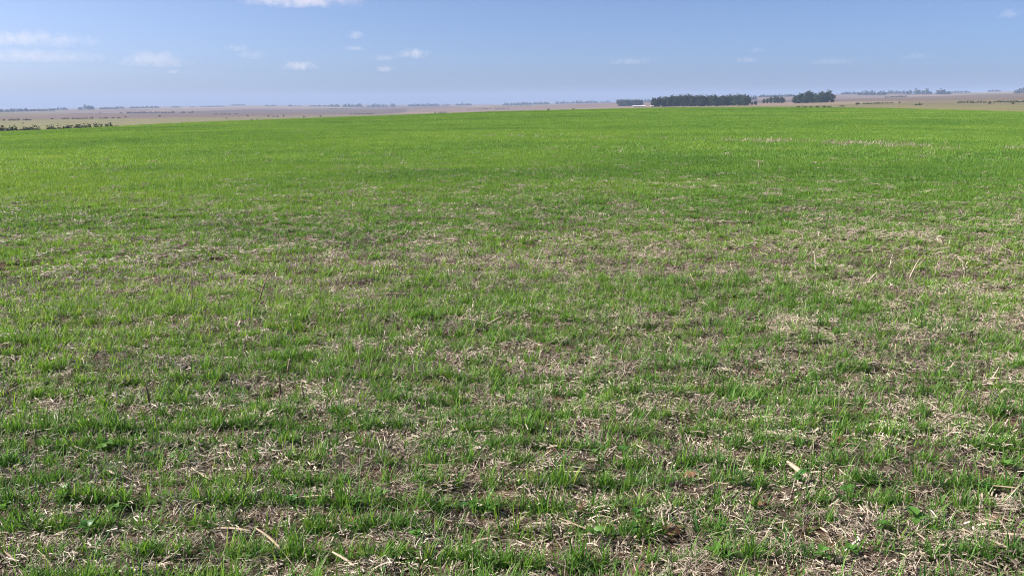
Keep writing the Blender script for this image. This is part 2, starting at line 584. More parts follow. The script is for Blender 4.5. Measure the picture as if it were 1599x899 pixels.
def blades_mesh(name, n, radius, lmin, lmax, wid, segs, mat, lean=(0.1, 0.6), curl=(0.2, 1.0), seed=0, fold=True):
    g = np.random.default_rng(seed)
    V, F, H, T = [], [], [], []
    for _ in range(n):
        a = g.uniform(0, 2 * math.pi)
        rad = radius * math.sqrt(g.uniform())
        b = g.uniform(0, 2 * math.pi)
        bx, by = rad * math.cos(b), rad * math.sin(b)
        L = g.uniform(lmin, lmax); w = wid * g.uniform(0.7, 1.25)
        th = g.uniform(*lean); cu = g.uniform(*curl)
        d = np.array([math.cos(a), math.sin(a), 0]); s = np.array([-math.sin(a), math.cos(a), 0])
        p = np.array([bx, by, -0.012]); base = len(V); tn = g.uniform(-0.3, 0.3)
        for k in range(segs + 1):
            t = k / segs
            ang = th + cu * t * t
            if k: p = p + (d * math.sin(ang) + np.array([0, 0, math.cos(ang)])) * (L / segs)
            ww = w * 0.5 * (0.55 + 0.9 * t if t < 0.5 else 1.0 * (1 - t) / 0.5 + 0.0)
            if k == segs:
                V.append(p); H.append(1.0); T.append(tn)
            else:
                V += [p - s * ww, p + s * ww]; H += [t, t]; T += [tn, tn]
        for k in range(segs - 1):
            q = base + 2 * k
            F.append((q, q + 1, q + 3, q + 2))
        q = base + 2 * (segs - 1)
        F.append((q, q + 1, q + 2))
    me = mesh_from(name, V, F, [mat], True)
    me.attributes.new('hgt', 'FLOAT', 'POINT').data.foreach_set('value', np.array(H, np.float32))
    me.attributes.new('tone', 'FLOAT', 'POINT').data.foreach_set('value', np.array(T, np.float32))
    return me


def straw_mesh(name, n, radius, lmin, lmax, wid, mat, seed=0, pile=0.02, tilt=0.25):
    """bits of straw lying across each other: bent flat strips with a folded section"""
    g = np.random.default_rng(seed)
    V, F, T = [], [], []
    for _ in range(n):
        L = g.uniform(lmin, lmax) * (1.6 if g.uniform() < 0.12 else 1); w = wid * g.uniform(0.5, 1.6)
        a = g.normal(0, 0.8); el = g.normal(0, tilt)
        rad = radius * math.sqrt(g.uniform()); b = g.uniform(0, 2 * math.pi)
        c = np.array([rad * math.cos(b), rad * math.sin(b), 0.004 + g.uniform(0, pile)])
        d = np.array([math.cos(a) * math.cos(el), math.sin(a) * math.cos(el), math.sin(el)])
        s = np.array([-math.sin(a), math.cos(a), g.normal(0, 0.3)]); up = np.array([0, 0, 1.0])
        bend = g.normal(0, 0.08) * L
        base = len(V); tn = g.uniform(-0.6, 0.6)
        for t, bb in ((-0.5, 0), (0, 1), (0.5, 0)):
            p = c + d * L * t + (s * 0.6 + up * 0.5) * bend * bb
            V += [p - s * w * 0.5, p + up * w * 0.35, p + s * w * 0.5]; T += [tn] * 3
        for k in (0, 3):
            q = base + k
            F += [(q, q + 1, q + 4, q + 3), (q + 1, q + 2, q + 5, q + 4)]
    me = mesh_from(name, V, F, [mat])
    me.attributes.new('tone', 'FLOAT', 'POINT').data.foreach_set('value', np.array(T, np.float32))
    return me


def weedlet_mesh(name, n, size, mat, seed):
    g = np.random.default_rng(seed)
    V, F, T = [], [], []
    for _ in range(n):
        a = g.uniform(0, 2 * math.pi); L = size * g.uniform(0.6, 1.2); w = L * g.uniform(0.35, 0.6)
        el = g.uniform(0.1, 0.9); d = np.array([math.cos(a) * math.cos(el), math.sin(a) * math.cos(el), math.sin(el)])
        s = np.array([-math.sin(a), math.cos(a), 0]); o = np.array([g.normal(0, size * .5), g.normal(0, size * .5), g.uniform(0, size * .5)])
        b = len(V); tn = g.uniform(-.4, .4)
        V += [o, o + d * L * .45 - s * w * .5, o + d * L, o + d * L * .45 + s * w * .5]; T += [tn] * 4
        F.append((b, b + 1, b + 2, b + 3))
    me = mesh_from(name, V, F, [mat])
    me.attributes.new('tone', 'FLOAT', 'POINT').data.foreach_set('value', np.array(T, np.float32))
    return me


def place(x, y, sc, tint, tilt=0.1, lift=0.0, lean=(0, 0), zs=None):
    n = len(x)
    pts = np.stack([x, y, ground_z(x, y) + lift], -1)
    rot = np.stack([rng.normal(0, tilt, n) + lean[1], rng.normal(0, tilt, n) + lean[0], rng.uniform(0, 2 * math.pi, n)], -1)
    scl = np.stack([sc, sc, sc if zs is None else zs], -1)
    return pts, rot, scl, tint


def keep(x, y, prob):
    k = rng.uniform(0, 1, len(x)) < prob
    return x[k], y[k]


def tint_at(x, y, base=0.42, amp=0.5, jit=0.14):
    big = (fbm(x / 16 + 5, y / 7, 3, 107) - 0.5) * 0.6
    return np.clip(base + (fbm(x / 2.3, y / 1.6, 3, 101) - 0.5) * amp + big + rng.normal(0, jit, len(x)), 0, 1)


LEAN = (-0.13, 0.0)      # the young crop leans a little to the left
# near crop
seedl = variants('crop_seedling',
                 [blades_mesh('seedling%d' % k, 4 + k % 4, 0.009, 0.05, 0.13, 0.0043, 5, M_GRASS, (0.02, 0.45), (0.1, 0.9), 200 + k) for k in range(8)] +
                 [blades_mesh('thin_seedling%d' % k, 5 + k % 3, 0.012, 0.05, 0.135, 0.0031, 6, M_GRASS, (0.1, 0.9), (0.3, 1.9), 230 + k) for k in range(8)] +
                 [blades_mesh('short_seedling%d' % k, 6 + k % 3, 0.016, 0.02, 0.07, 0.0042, 4, M_GRASS, (0.1, 1.0), (0.2, 1.2), 260 + k) for k in range(6)])
x, y = wedge_points(1.9, 7.5, 2150, R(42))
x, y = to_rows(x, y, jit=0.021)
x, y = keep(x, y, green_mask(x, y) ** 1.25)
scatter('near_grass', *place(x, y, rng.uniform(0.65, 1.3, len(x)), tint_at(x, y, jit=0.2), 0.16, 0, LEAN), seedl, 22,
        'bright green grass blades of the young crop in the foreground', 'grass')
x, y = wedge_points(7.5, 24, 640, R(38))
x, y = to_rows(x, y, jit=0.022)
x, y = keep(x, y, green_mask(x, y) ** 1.1)
mid = variants('crop_tuft', [blades_mesh('tuft%d' % k, 6 + k % 3, 0.020, 0.045, 0.115, 0.0065, 3, M_GRASS, (0.02, 0.5), (0.1, 0.9), 300 + k) for k in range(10)])
scatter('middle_grass', *place(x, y, rng.uniform(0.65, 1.15, len(x)), tint_at(x, y), 0.12, 0, LEAN), mid, 10,
        'green young crop grass in the middle of the field', 'grass')
x, y = wedge_points(24, 66, 34, R(37))
x, y = keep(x, y, green_mask(x, y))
farv = variants('crop_clump', [blades_mesh('clump%d' % k, 40, 0.17, 0.05, 0.105, 0.011, 2, M_GRASS, (0.02, 0.5), (0.1, 0.8), 400 + k) for k in range(8)])
scatter('far_grass', *place(x, y, rng.uniform(0.8, 1.2, len(x)), tint_at(x, y, jit=0.1), 0.08, 0, LEAN), farv, 8,
        'smooth green crop grass in the back of the field', 'grass')
x, y = wedge_points(66, 176, 2.6, R(37))
vfar = variants('crop_patch', [blades_mesh('patch%d' % k, 190, 0.62, 0.06, 0.115, 0.022, 2, M_GRASS, (0.02, 0.5), (0.1, 0.8), 500 + k) for k in range(6)])
scatter('crest_grass', *place(x, y, rng.uniform(0.85, 1.2, len(x)), tint_at(x, y, jit=0.08), 0.02, 0, (0, 0)), vfar, 6,
        'green crop grass along the crest at the far edge of the field', 'grass')

# small weeds close to the ground
wl_c = variants('weed_seedlings', [weedlet_mesh('weedlet%d' % k, 10, 0.017, M_WEEDLET, 600 + k) for k in range(8)])
x, y = wedge_points(1.9, 16, 330, R(40))
x, y = keep(x, y, np.clip(0.9 - straw_mask(x, y), 0.15, 1) * np.clip((fbm(x / .4, y / .3, 2, 111) - .25) * 2.5, 0, 1))
scatter('weed_seedlings', *place(x, y, rng.uniform(0.5, 1.3, len(x)), tint_at(x, y), 0.2, 0.004), wl_c, 8,
        'tiny green weed seedlings covering the soil between the straw', 'weeds')

# straw litter
sv = variants('straw_bits', [straw_mesh('bits%d' % k, 26, 0.075, 0.008, 0.042, 0.0032, M_STRAW, 700 + k, 0.022, 0.35) for k in range(12)] +
              [straw_mesh('chips%d' % k, 22, 0.07, 0.006, 0.022, 0.0055, M_STRAW, 720 + k, 0.012, 0.5) for k in range(6)])
x, y = wedge_points(1.9, 9, 720, R(42))
m = straw_mask(x, y)
x, y = keep(x, y, (0.42 + 0.17 * m) * (0.55 + 0.6 * row_gap(x, y)))
m = straw_mask(x, y)
ti = np.clip(0.30 + 0.16 * m + (fbm(x / .35, y / .22, 3, 121) - .5) * 1.1 + rng.normal(0, .22, len(x)), 0, 1)
p_ = place(x, y, rng.uniform(0.6, 1.4, len(x)), ti, 0.15, 0.0)
p_[1][:, 2] = rng.normal(0, 0.7, len(x)) + np.pi * (rng.uniform(0, 1, len(x)) < .5)
scatter('straw_litter', *p_, sv, 18, 'pale dry straw and chaff lying on the soil in the foreground', 'straw')
dv = variants('dry_blades', [blades_mesh('dry%d' % k, 7, 0.05, 0.04, 0.13, 0.0022, 5, M_STRAW, (0.7, 1.5), (-0.6, 0.9), 740 + k) for k in range(8)])
x, y = wedge_points(1.9, 9, 190, R(42))
x, y = keep(x, y, 0.3 + 0.7 * straw_mask(x, y))
p_ = place(x, y, rng.uniform(0.6, 1.3, len(x)), np.clip(rng.normal(.5, .22, len(x)), 0, 1), 0.15, 0.012)
scatter('dry_grass', *p_, dv, 8, 'thin curling dead grass leaves tangled in the foreground litter', 'dry grass')
sv2 = variants('straw_mats', [straw_mesh('mat%d' % k, 40, 0.17, 0.02, 0.08, 0.006, M_STRAW, 800 + k) for k in range(8)])
x, y = wedge_points(9, 30, 90, R(38))
m = straw_mask(x, y)
x, y = keep(x, y, 0.30 * np.clip((20 - np.hypot(x, y)) / 11, 0.06, 1) + 0.22 * m)
ti = np.clip(0.40 + (fbm(x / .9, y / .6, 3, 131) - .5) * .7 + rng.normal(0, .12, len(x)), 0, 1)
p_ = place(x, y, rng.uniform(0.7, 1.3, len(x)), ti, 0.06, 0.01)
p_[1][:, 2] = rng.normal(0, 0.7, len(x))
scatter('middle_straw', *p_, sv2, 8, 'patches of pale straw litter in the middle of the field', 'straw')


# row of dead stubble standing across the back of the field
def poly_points(pix, per_m, spread):
    P = [pix_ground(*q) for q in pix]
    xs, ys = [], []
    for a, b in zip(P[:-1], P[1:]):
        L = (b - a).length
        n = int(L * per_m)
        t = rng.uniform(0, 1, n)
        xs.append(a.x + (b.x - a.x) * t); ys.append(a.y + (b.y - a.y) * t)
    x = np.concatenate(xs); y = np.concatenate(ys)
    return x + rng.normal(0, spread, len(x)), y + rng.normal(0, spread, len(x))


stub = variants('stubble', [blades_mesh('stub%d' % k, 10, 0.15, 0.10, 0.20, 0.008, 3, M_STRAW, (0.2, 1.25), (0.0, 0.6), 900 + k) for k in range(6)])
x, y = poly_points([(1150, 221), (1250, 224), (1380, 228), (1480, 232), (1599, 236), (1700, 240)], 34, 0.65)
x2, y2 = poly_points([(690, 213), (800, 215), (900, 216), (1030, 218), (1150, 221)], 4.5, 0.5)
x3, y3 = poly_points([(380, 238), (450, 238), (540, 240)], 1.6, 0.9)
x4, y4 = poly_points([(430, 207), (560, 207), (690, 208)], 0.7, 0.8)
x5, y5 = wedge_points(9, 28, 0.12, R(36))
x = np.concatenate([x, x2, x3, x4, x5]); y = np.concatenate([y, y2, y3, y4, y5])
k = fbm(x / 1.8, y / 1.8, 2, 141) > 0.36
x, y = x[k], y[k]
p_ = place(x, y, rng.uniform(0.6, 1.3, len(x)) * np.clip(np.hypot(x, y) / 22, .7, 1.15), np.clip(rng.normal(0.58, .15, len(x)), 0, 1), 0.15, 0.02, (0.15, 0))
scatter('stubble_row', *p_, stub, 6, 'line of pale dead stubble standing across the back of the green field', 'stubble')


# ------------------------------------------------------------------ standing dead stalks, each one a thing
def tube(path, rads, sides=6):
    V, F = [], []
    path = [Vector(p) for p in path]
    for i, p in enumerate(path):
        a = path[min(i + 1, len(path) - 1)] - path[max(i - 1, 0)]
        a.normalize()
        q = a.to_track_quat('Z', 'Y')
        for k in range(sides):
            t = 2 * math.pi * k / sides
            V.append(p + q @ Vector((math.cos(t) * rads[i], math.sin(t) * rads[i], 0)))
    for i in range(len(path) - 1):
        for k in range(sides):
            k2 = (k + 1) % sides
            F.append((i * sides + k, i * sides + k2, (i + 1) * sides + k2, (i + 1) * sides + k))
    F.append(tuple(range(sides))[::-1])
    F.append(tuple((len(path) - 1) * sides + k for k in range(sides)))
    return V, F


def bent_path(tip, n=6, wob=0.06, seed=0):
    g = random.Random(seed)
    L = tip.length
    pts = []
    side = Vector((g.uniform(-1, 1), g.uniform(-1, 1), 0)) * L * wob
    for i in range(n):
        t = i / (n - 1)
        p = tip * t + side * math.sin(t * math.pi) + Vector((g.gauss(0, 1), g.gauss(0, 1), 0)) * L * 0.012
        if i == 0: p = Vector((0, 0, -0.02))
        pts.append(p)
    return pts


def stalk(pb, pt, rad, tone, label, group, kind=0, seed=0):
    """dead stalk with its foot at pixel pb and its tip at pixel pt"""
    b = pix_ground(*pb)
    dist = (b - Vector((0, 0, EYE))).length
    dx = (pt[0] - pb[0]) / FPX * dist
    dz = (pb[1] - pt[1]) / FPX * dist / 0.97
    tip = Vector((dx, random.Random(seed).uniform(-0.3, 0.3) * dz, max(dz, 0.02)))
    root = empty('dead_stalk', b)
    path = bent_path(tip, 7, 0.05, seed)
    rad *= 1.08 if tone > 0.25 else 0.95
    rr = [rad * (1.15 - 0.5 * i / 6) * (1.25 if i == 3 else 1) for i in range(7)]
    V, F = tube(path, rr)
    s = link('stem', mesh_from('stem', V, F, [M_STALK], True), root)
    s['tint'] = tone * 0.88
    g = random.Random(seed + 5)
    nb = {0: 0, 1: 2, 2: 4}[kind]
    for q in range(nb):
        at = path[2 + q % 4]
        t2 = Vector((g.uniform(-1, 1), g.uniform(-.6, .6), g.uniform(0.3, 1.0))).normalized() * tip.length * g.uniform(0.35, 0.6)
        pp = [at + p for p in bent_path(t2, 5, 0.1, seed + q)]
        pp[0] = at
        V, F = tube(pp, [rad * .7, rad * .6, rad * .5, rad * .45, rad * .3], 5)
        br = link('branch', mesh_from('branch', V, F, [M_STALK], True), root)
        br['tint'] = tone * 0.88
    # a torn dry leaf hanging at the node
    if kind == 0 and g.random() < 0.6 or kind == 2:
        at = path[4]
        d = Vector((g.uniform(-1, 1), g.uniform(-1, 1), g.uniform(-.2, .5))).normalized(); sd = d.cross(Vector((0, 0, 1))).normalized()
        L = tip.length * g.uniform(.25, .45); w = rad * 1.6
        V = []; F = []
        for i in range(4):
            t = i / 3
            c = at + d * L * t + Vector((0, 0, -L * .5 * t * t))
            V += [c - sd * w * (1 - t * .9), c + sd * w * (1 - t * .9)]
            if i: F.append((2 * i - 2, 2 * i - 1, 2 * i + 1, 2 * i))
        lf = link('dry_leaf', mesh_from('dry_leaf', V, F, [M_STALK]), root)
        lf['tint'] = min(1, tone + .15)
    return tag(root, label, 'stalk', group)


GS = 'dead stalks standing in the crop'
ST = [  # base, tip, radius, tone, branches, label
    ((298, 482), (300, 436), .004, .35, 0, 'tall thin straight brown dead stalk left of the forked one'),
    ((402, 472), (419, 430), .006, .45, 2, 'forked grey brown dead stalk with side branches, left of the centre'),
    ((117, 468), (119, 449), .004, .40, 0, 'short grey dead stalk by the left pale straw'),
    ((52, 577), (51, 554), .005, .12, 0, 'dark brown stub of a stalk near the left edge'),
    ((80, 571), (76, 552), .004, .15, 0, 'thin dark stub just right of the leftmost dark stub'),
    ((373, 581), (374, 562), .005, .75, 0, 'short pale stub left of the hooked stalk'),
    ((449, 590), (455, 560), .006, .55, 1, 'tan hooked stalk bent at its tip, left of centre'),
    ((436, 624), (436, 589), .005, .10, 0, 'blackish upright stalk below the hooked tan stalk'),
    ((235, 637), (231, 606), .006, .12, 1, 'thick dark reddish brown stub in the left foreground grass'),
    ((128, 622), (122, 604), .005, .15, 0, 'dark leaning stub left of the thick reddish brown stub'),
    ((475, 627), (472, 604), .004, .18, 0, 'thin dark stalk right of the blackish upright stalk'),
    ((448, 436), (449, 415), .004, .15, 0, 'short dark stalk right of the forked branched one'),
    ((122, 501), (138, 488), .005, .60, 0, 'pale stalk leaning right, lower left of two leaning together'),
    ((176, 502), (198, 486), .005, .62, 1, 'pale stalk leaning far to the right in a straw patch at left'),
    ((262, 504), (276, 490), .005, .60, 0, 'tan stalk leaning right below the tall thin brown one'),
    ((377, 512), (379, 494), .005, .55, 0, 'short tan stub below the forked branched stalk'),
    ((561, 493), (561, 466), .004, .60, 1, 'pale upright stalk beside a long straw patch near centre'),
    ((600, 546), (603, 516), .006, .72, 0, 'pale upright stalk with a bulging foot, left of centre'),
    ((578, 587), (582, 561), .006, .50, 0, 'tan straight stub below the bulging pale stalk'),
    ((686, 582), (689, 571), .006, .85, 0, 'tiny whitish stub in the grass at the centre'),
    ((667, 577), (673, 564), .006, .30, 0, 'olive brown stub leaning right beside the tiny whitish one'),
    ((738, 484), (740, 470), .006, .75, 0, 'short thick pale stub above the centre of the field'),
    ((716, 503), (730, 487), .006, .65, 1, 'pale forked stub leaning right near the centre'),
    ((767, 498), (784, 476), .004, .65, 0, 'thin pale stalk leaning right, upper of two at the centre'),
    ((757, 508), (784, 494), .006, .72, 0, 'curved pale stalk lying over to the right at the centre'),
    ((744, 437), (760, 419), .004, .70, 0, 'pale stalk leaning right, farthest one near the centre'),
    ((905, 468), (906, 444), .004, .45, 0, 'thin upright brown stalk right of the centre'),
    ((941, 496), (941, 478), .004, .55, 0, 'thin upright tan stub right of the centre'),
    ((797, 625), (795, 603), .006, .70, 1, 'pale curved stalk beside a brown stub in the middle foreground'),
    ((789, 636), (789, 617), .006, .20, 0, 'brown stub just left of the pale curved stalk'),
    ((533, 549), (533, 529), .004, .35, 0, 'thin brown stub left of the bulging pale stalk'),
    ((518, 533), (520, 516), .004, .55, 0, 'thin tan stub left of the thin brown stub'),
    ((585, 508), (592, 490), .004, .65, 0, 'small pale stalk leaning right under the long straw patch'),
    ((1273, 424), (1271, 396), .006, .85, 2, 'whitish bunch of broken stalks at right, tallest of its row'),
    ((1388, 420), (1393, 400), .006, .80, 2, 'whitish tuft of broken stalks second in the right row'),
    ((1418, 438), (1433, 409), .007, .72, 1, 'thick pale stalks leaning right, third in the right row'),
    ((1459, 432), (1463, 407), .004, .75, 0, 'thin pale stalk standing fourth in the right row'),
    ((1506, 438), (1503, 411), .006, .85, 2, 'whitish upright stalk last in the right row'),
    ((1357, 438), (1366, 425), .007, .85, 0, 'short thick whitish stub leaning right in the right row'),
    ((1545, 400), (1549, 380), .005, .65, 0, 'tan stalk by the right edge above the row of stalks'),
    ((1135, 448), (1139, 427), .005, .55, 0, 'tan stub left of the right row of stalks'),
    ((1265, 402), (1278, 380), .004, .65, 1, 'thin tan stalk leaning right behind the whitish bunch'),
    ((1473, 587), (1485, 567), .004, .80, 0, 'whitish stalk leaning right, left one of a pair near the right edge'),
    ((1541, 598), (1558, 578), .004, .80, 0, 'whitish stalk leaning right, right one of a pair near the right edge'),
    ((1397, 555), (1398, 539), .005, .65, 0, 'short tan stub right of the middle distance grass'),
    ((1185, 262), (1184, 250), .012, .6, 1, 'lone brown stalk standing far back in the green grass'),
    ((219, 897), (221, 858), .004, .40, 1, 'branched brown stalk at the bottom edge, left corner'),
    ((436, 899), (437, 878), .004, .45, 0, 'thin brown stalk cut by the bottom edge, left of centre'),
    ((56, 696), (60, 672), .005, .60, 0, 'pale short stalk near the left edge in the foreground'),
    ((292, 698), (293, 676), .004, .35, 0, 'thin brown stub in the left foreground'),
    ((1002, 868), (1003, 842), .003, .55, 0, 'thin tan stalk near the bottom edge, right of the middle'),
    ((479, 702), (477, 678), .005, .40, 0, 'orange brown stub in the foreground left of the middle'),
]
for i, (b, t, rad, tone, kd, lab) in enumerate(ST):
    stalk(b, t, rad, tone, lab, GS, kd, 1000 + i)


# ------------------------------------------------------------------ larger pieces of straw and husk lying on top
def straw_piece(p0, p1, wid, tone, label, seed, curve=0.0, name='straw_piece'):
    a = pix_ground(*p0); b = pix_ground(*p1)
    g = random.Random(seed)
    mid_ = (a + b) / 2
    root_z = float(ground_z(np.array([mid_.x]), np.array([mid_.y]))[0])
    d = Vector((b.x - a.x, b.y - a.y, 0)); L = d.length; d.normalize()
    s = Vector((-d.y, d.x, 0))
    V, F = [], []
    n = 7
    for i in range(n):
        t = i / (n - 1) - .5
        c = Vector((0, 0, 0)) + d * L * t + s * curve * L * (1 - 4 * t * t)
        gz = float(ground_z(np.array([mid_.x + c.x]), np.array([mid_.y + c.y]))[0]) - root_z
        c.z = gz * 0.25 + 0.034 + 0.02 * t * math.sin(seed * 1.7)
        w = 1.0 * wid * (0.75 + 0.35 * math.sin((t + .5) * math.pi)) * (0.7 if i in (0, n - 1) else 1)
        for sx, zz in ((-.5, -.10), (-.28, .22), (.05, .34), (.33, .2), (.5, -.12), (.0, -.2)):
            V.append(c + s * w * sx + Vector((0, 0, w * zz * .7)))
    for i in range(n - 1):
        for k in range(6):
            k2 = (k + 1) % 6
            F.append((i * 6 + k, i * 6 + k2, (i + 1) * 6 + k2, (i + 1) * 6 + k))
    F.append(tuple(range(6))[::-1]); F.append(tuple((n - 1) * 6 + k for k in range(6)))
    o = link(name, mesh_from(name, V, F, [M_STALK], True), None, (mid_.x, mid_.y, root_z))
    o['tint'] = tone * 0.72
    return tag(o, label, 'straw', 'large straw pieces lying on the field')


SP = [((1229, 732), (1275, 757), .030, .9, 'broad pale husk lying aslant in the right foreground', 0, 'dry_husk'),
      ((1236, 722), (1282, 746), .007, .6, 'thin broken straw just above the broad pale husk', .05),
      ((655, 733), (700, 735), .008, .85, 'pale straw lying level in the foreground, left arm of a bent one', .0),
      ((700, 735), (727, 717), .008, .85, 'pale straw rising right, right arm of a bent one', -.05),
      ((663, 744), (735, 749), .010, .25, 'dark brown straw lying level under the bent pale straw', .0),
      ((455, 787), (518, 790), .010, .85, 'long pale curved straw lying in the foreground, left of the middle', .08),
      ((1023, 773), (1045, 808), .008, .8, 'pale curved straw hooking down in the foreground, right of the middle', .15),
      ((1003, 790), (1014, 771), .008, .85, 'short whitish straw tilted up beside the curved hooking straw', .1),
      ((873, 819), (920, 838), .010, .7, 'tan straw lying aslant near the bottom, right of the middle', .03),
      ((853, 707), (872, 709), .010, .9, 'short pale pinkish straw lying level right of the middle', .0),
      ((1190, 660), (1232, 662), .009, .85, 'pale straw lying level in the wide straw patch at right', .0),
      ((1150, 655), (1185, 652), .009, .8, 'pale straw lying almost level left of the wide patch centre', .04),
      ((1095, 775), (1120, 762), .008, .85, 'pale straw rising right in the right foreground patch', .0),
      ((1115, 760), (1140, 772), .007, .8, 'thin straw falling right beside the one rising right', .0),
      ((1030, 650), (1075, 656), .009, .85, 'pale straw in the long central right straw patch', .03),
      ((300, 741), (330, 757), .009, .9, 'white straw falling right in the left foreground', .0),
      ((168, 742), (182, 757), .011, .85, 'short pale straw falling right in the leftmost big straw patch', .0),
      ((340, 835), (395, 845), .012, .8, 'pale flattened straw at lower left', .05),
      ((400, 838), (440, 865), .011, .75, 'pale bent straw falling right at lower left', .06),
      ((60, 868), (85, 898), .009, .6, 'tan straw running to the bottom edge near the left corner', .04),
      ((8, 868), (30, 898), .009, .5, 'brown straw in the bottom left corner', .0),
      ((145, 672), (135, 695), .007, .75, 'pale thin straw in the upper left foreground', .0),
      ((520, 880), (555, 890), .012, .9, 'pale flattened straw at the bottom edge left of the middle', .05),
      ((735, 858), (770, 852), .012, .8, 'pale arched straw near the bottom middle', .12),
      ((585, 463), (648, 466), .012, .8, 'long pale straw lying level in the upper straw patch', .02),
      ((1540, 855), (1575, 868), .012, .9, 'whitish straw near the bottom right corner', .02),
      ((1430, 846), (1450, 856), .010, .9, 'short whitish straw left of the bottom right corner', .0),
      ((1560, 842), (1598, 852), .012, .85, 'pale straw at the right edge near the bottom', .02),
      ((1528, 846), (1500, 840), .010, .8, 'pale straw lying level left of the right edge near the bottom', .02),
      ((1410, 775), (1460, 768), .008, .75, 'tan straw lying level in the right foreground', .03),
      ((1400, 772), (1432, 783), .007, .85, 'thin pale straw crossing the level tan straw', .0),
      ((1540, 766), (1590, 778), .010, .7, 'tan straw in the patch at the right edge', .02),
      ((1280, 835), (1292, 845), .012, .95, 'short white straw tilted in the right foreground grass', .0),
      ((1455, 656), (1500, 662), .010, .85, 'pale straw at the far end of the right foreground', .0),
      ((990, 705), (1010, 712), .010, .85, 'pale pink straw chip right of the middle foreground', .0),
      ((880, 742), (915, 752), .009, .85, 'pale straw falling right in the middle foreground', .02)]
for i, q in enumerate(SP):
    straw_piece(q[0], q[1], q[2], q[3], q[4], 40 + i, q[5], q[6] if len(q) > 6 else 'straw_piece')


# ------------------------------------------------------------------ broad-leaved weeds in the foreground
def leaf_mesh(L, W, seed):
    g = random.Random(seed)
    n = 7
    V, F = [], []
    for i in range(n):
        t = i / (n - 1)
        w = W * 0.5 * (math.sin(math.pi * min(1, t * 1.02) ** 0.75) + 0.06) * (1 + g.uniform(-.12, .12))
        z = L * (0.25 * t - 0.42 * t * t)
        V += [(L * t, -w, z + w * .25), (L * t, 0, z), (L * t, w, z + w * .25)]
        if i:
            b = 3 * i
            F += [(b - 3, b - 2, b + 1, b), (b - 2, b - 1, b + 2, b + 1)]
    return mesh_from('leaf', V, F, [M_BROAD], True)


LEAVES = [leaf_mesh(0.044, 0.032, k) for k in range(5)]
WEEDS = [(167, 706, 'light'), (238, 720, 'dark'), (101, 778, 'light'), (180, 803, 'light'), (8, 807, 'light'), (138, 833, 'dark'), (457, 792, 'dark'), (554, 798, 'mid'),
         (592, 787, 'light'), (650, 843, 'mid'), (720, 800, 'dark'), (743, 800, 'dark'), (770, 802, 'mid'), (928, 716, 'mid'), (972, 713, 'dark'), (994, 812, 'dark'),
         (928, 846, 'light'), (988, 836, 'dark'), (1121, 872, 'light'), (1135, 693, 'mid'), (1427, 824, 'light'), (1322, 772, 'dark'), (1535, 768, 'dark'),
         (1283, 878, 'mid'), (1327, 872, 'mid'), (1247, 756, 'dark'), (1568, 735, 'light'), (1375, 828, 'mid')]
WL = {0: 'beside a tan straw in the far left foreground', 1: 'left of the straw patch at left'}
NEAR = ['above the leftmost straw patch', 'right of the leftmost straw patch', 'under the leftmost straw patch', 'lower left, between grass tufts',
        'cut by the left edge', 'at lower left above the bottom straw', 'at the left end of the long curved straw', 'right of the long curved straw',
        'between the long curved straw and the middle', 'at the bottom left of the middle', 'left one of three in a row at the middle', 'centre one of three in a row at the middle',
        'right one of three in a row at the middle', 'left one of two above the curved hooking straw', 'right one of two above the curved hooking straw',
        'left below the curved hooking straw', 'at the bottom right of the middle', 'just below the hooking straw', 'at the bottom edge right of the middle',
        'under the wide right straw patch', 'largest in the lower right corner', 'between the broad husk and the right edge', 'by the straw at the right edge',
        'left one of two at the bottom right', 'right one of two at the bottom right', 'touching the broad pale husk', 'highest one at the right edge', 'left of the largest lower right weed']
for i, (px, py, tn) in enumerate(WEEDS):
    p = pix_ground(px, py)
    root = empty('broadleaf_weed', p)
    g = random.Random(i + 70)
    big = 1.0 if tn != 'light' else 1.15
    if i == 20: big = 1.6
    h = 0.03 * big + g.uniform(0, .02)
    V, F = tube([(0, 0, -.02), (0.002, 0, h * .5), (0, 0.002, h)], [.003, .0026, .002], 5)
    st = link('stem', mesh_from('stem', V, F, [M_BROAD], True), root); st['tint'] = .2
    nl = g.randint(4, 6)
    for k in range(nl):
        lf = link('leaf', LEAVES[(i + k) % 5], root, (0, 0, h * g.uniform(.5, 1)),
                  (g.uniform(-.3, .3), -g.uniform(0.0, .8), 2 * math.pi * k / nl + g.uniform(-.4, .4)), (big * g.uniform(.6, 1.0),) * 3)
        lf['tint'] = {'light': .65, 'mid': .4, 'dark': .1}[tn] + g.uniform(-.1, .1)
    tag(root, '%s green broad-leaved weed %s' % ({'light': 'light', 'mid': 'mid', 'dark': 'dark'}[tn], NEAR[i]), 'weed', 'broad-leaved weeds in the foreground')

# ------------------------------------------------------------------ reddish clods of soil
M_CLOD = plain_mat('red_clod', (0.10, 0.045, 0.025), (0.24, 0.12, 0.07), 30.0, 0.95)
CL = [((1555, 815), 'pinkish red clod by the right edge near the bottom'), ((910, 795), 'reddish clods of soil left of the curved hooking straw'), ((1050, 830), 'orange brown clod in the bottom right of the middle'),
      ((1190, 790), 'orange clod right of the foreground straw patch'), ((1400, 703), 'reddish clod in the upper right foreground'), ((735, 690), 'rust coloured clod above the bent pale straw'),
      ((1080, 745), 'small red brown clod right of the middle'), ((862, 705), 'small pinkish clod beside the short level straw'), ((1310, 690), 'brown clod right of the wide straw patch'),
      ((1280, 575), 'brown clod in a gap of the middle grass at right'), ((640, 430), 'small red clod far back near the centre'), ((960, 632), 'red brown clod right of the centre'),
      ((1597, 825), 'orange clod cut by the right edge'), ((555, 815), 'small dark clod at lower left of the middle'), ((1000, 893), 'red clod at the bottom edge right of the middle')]
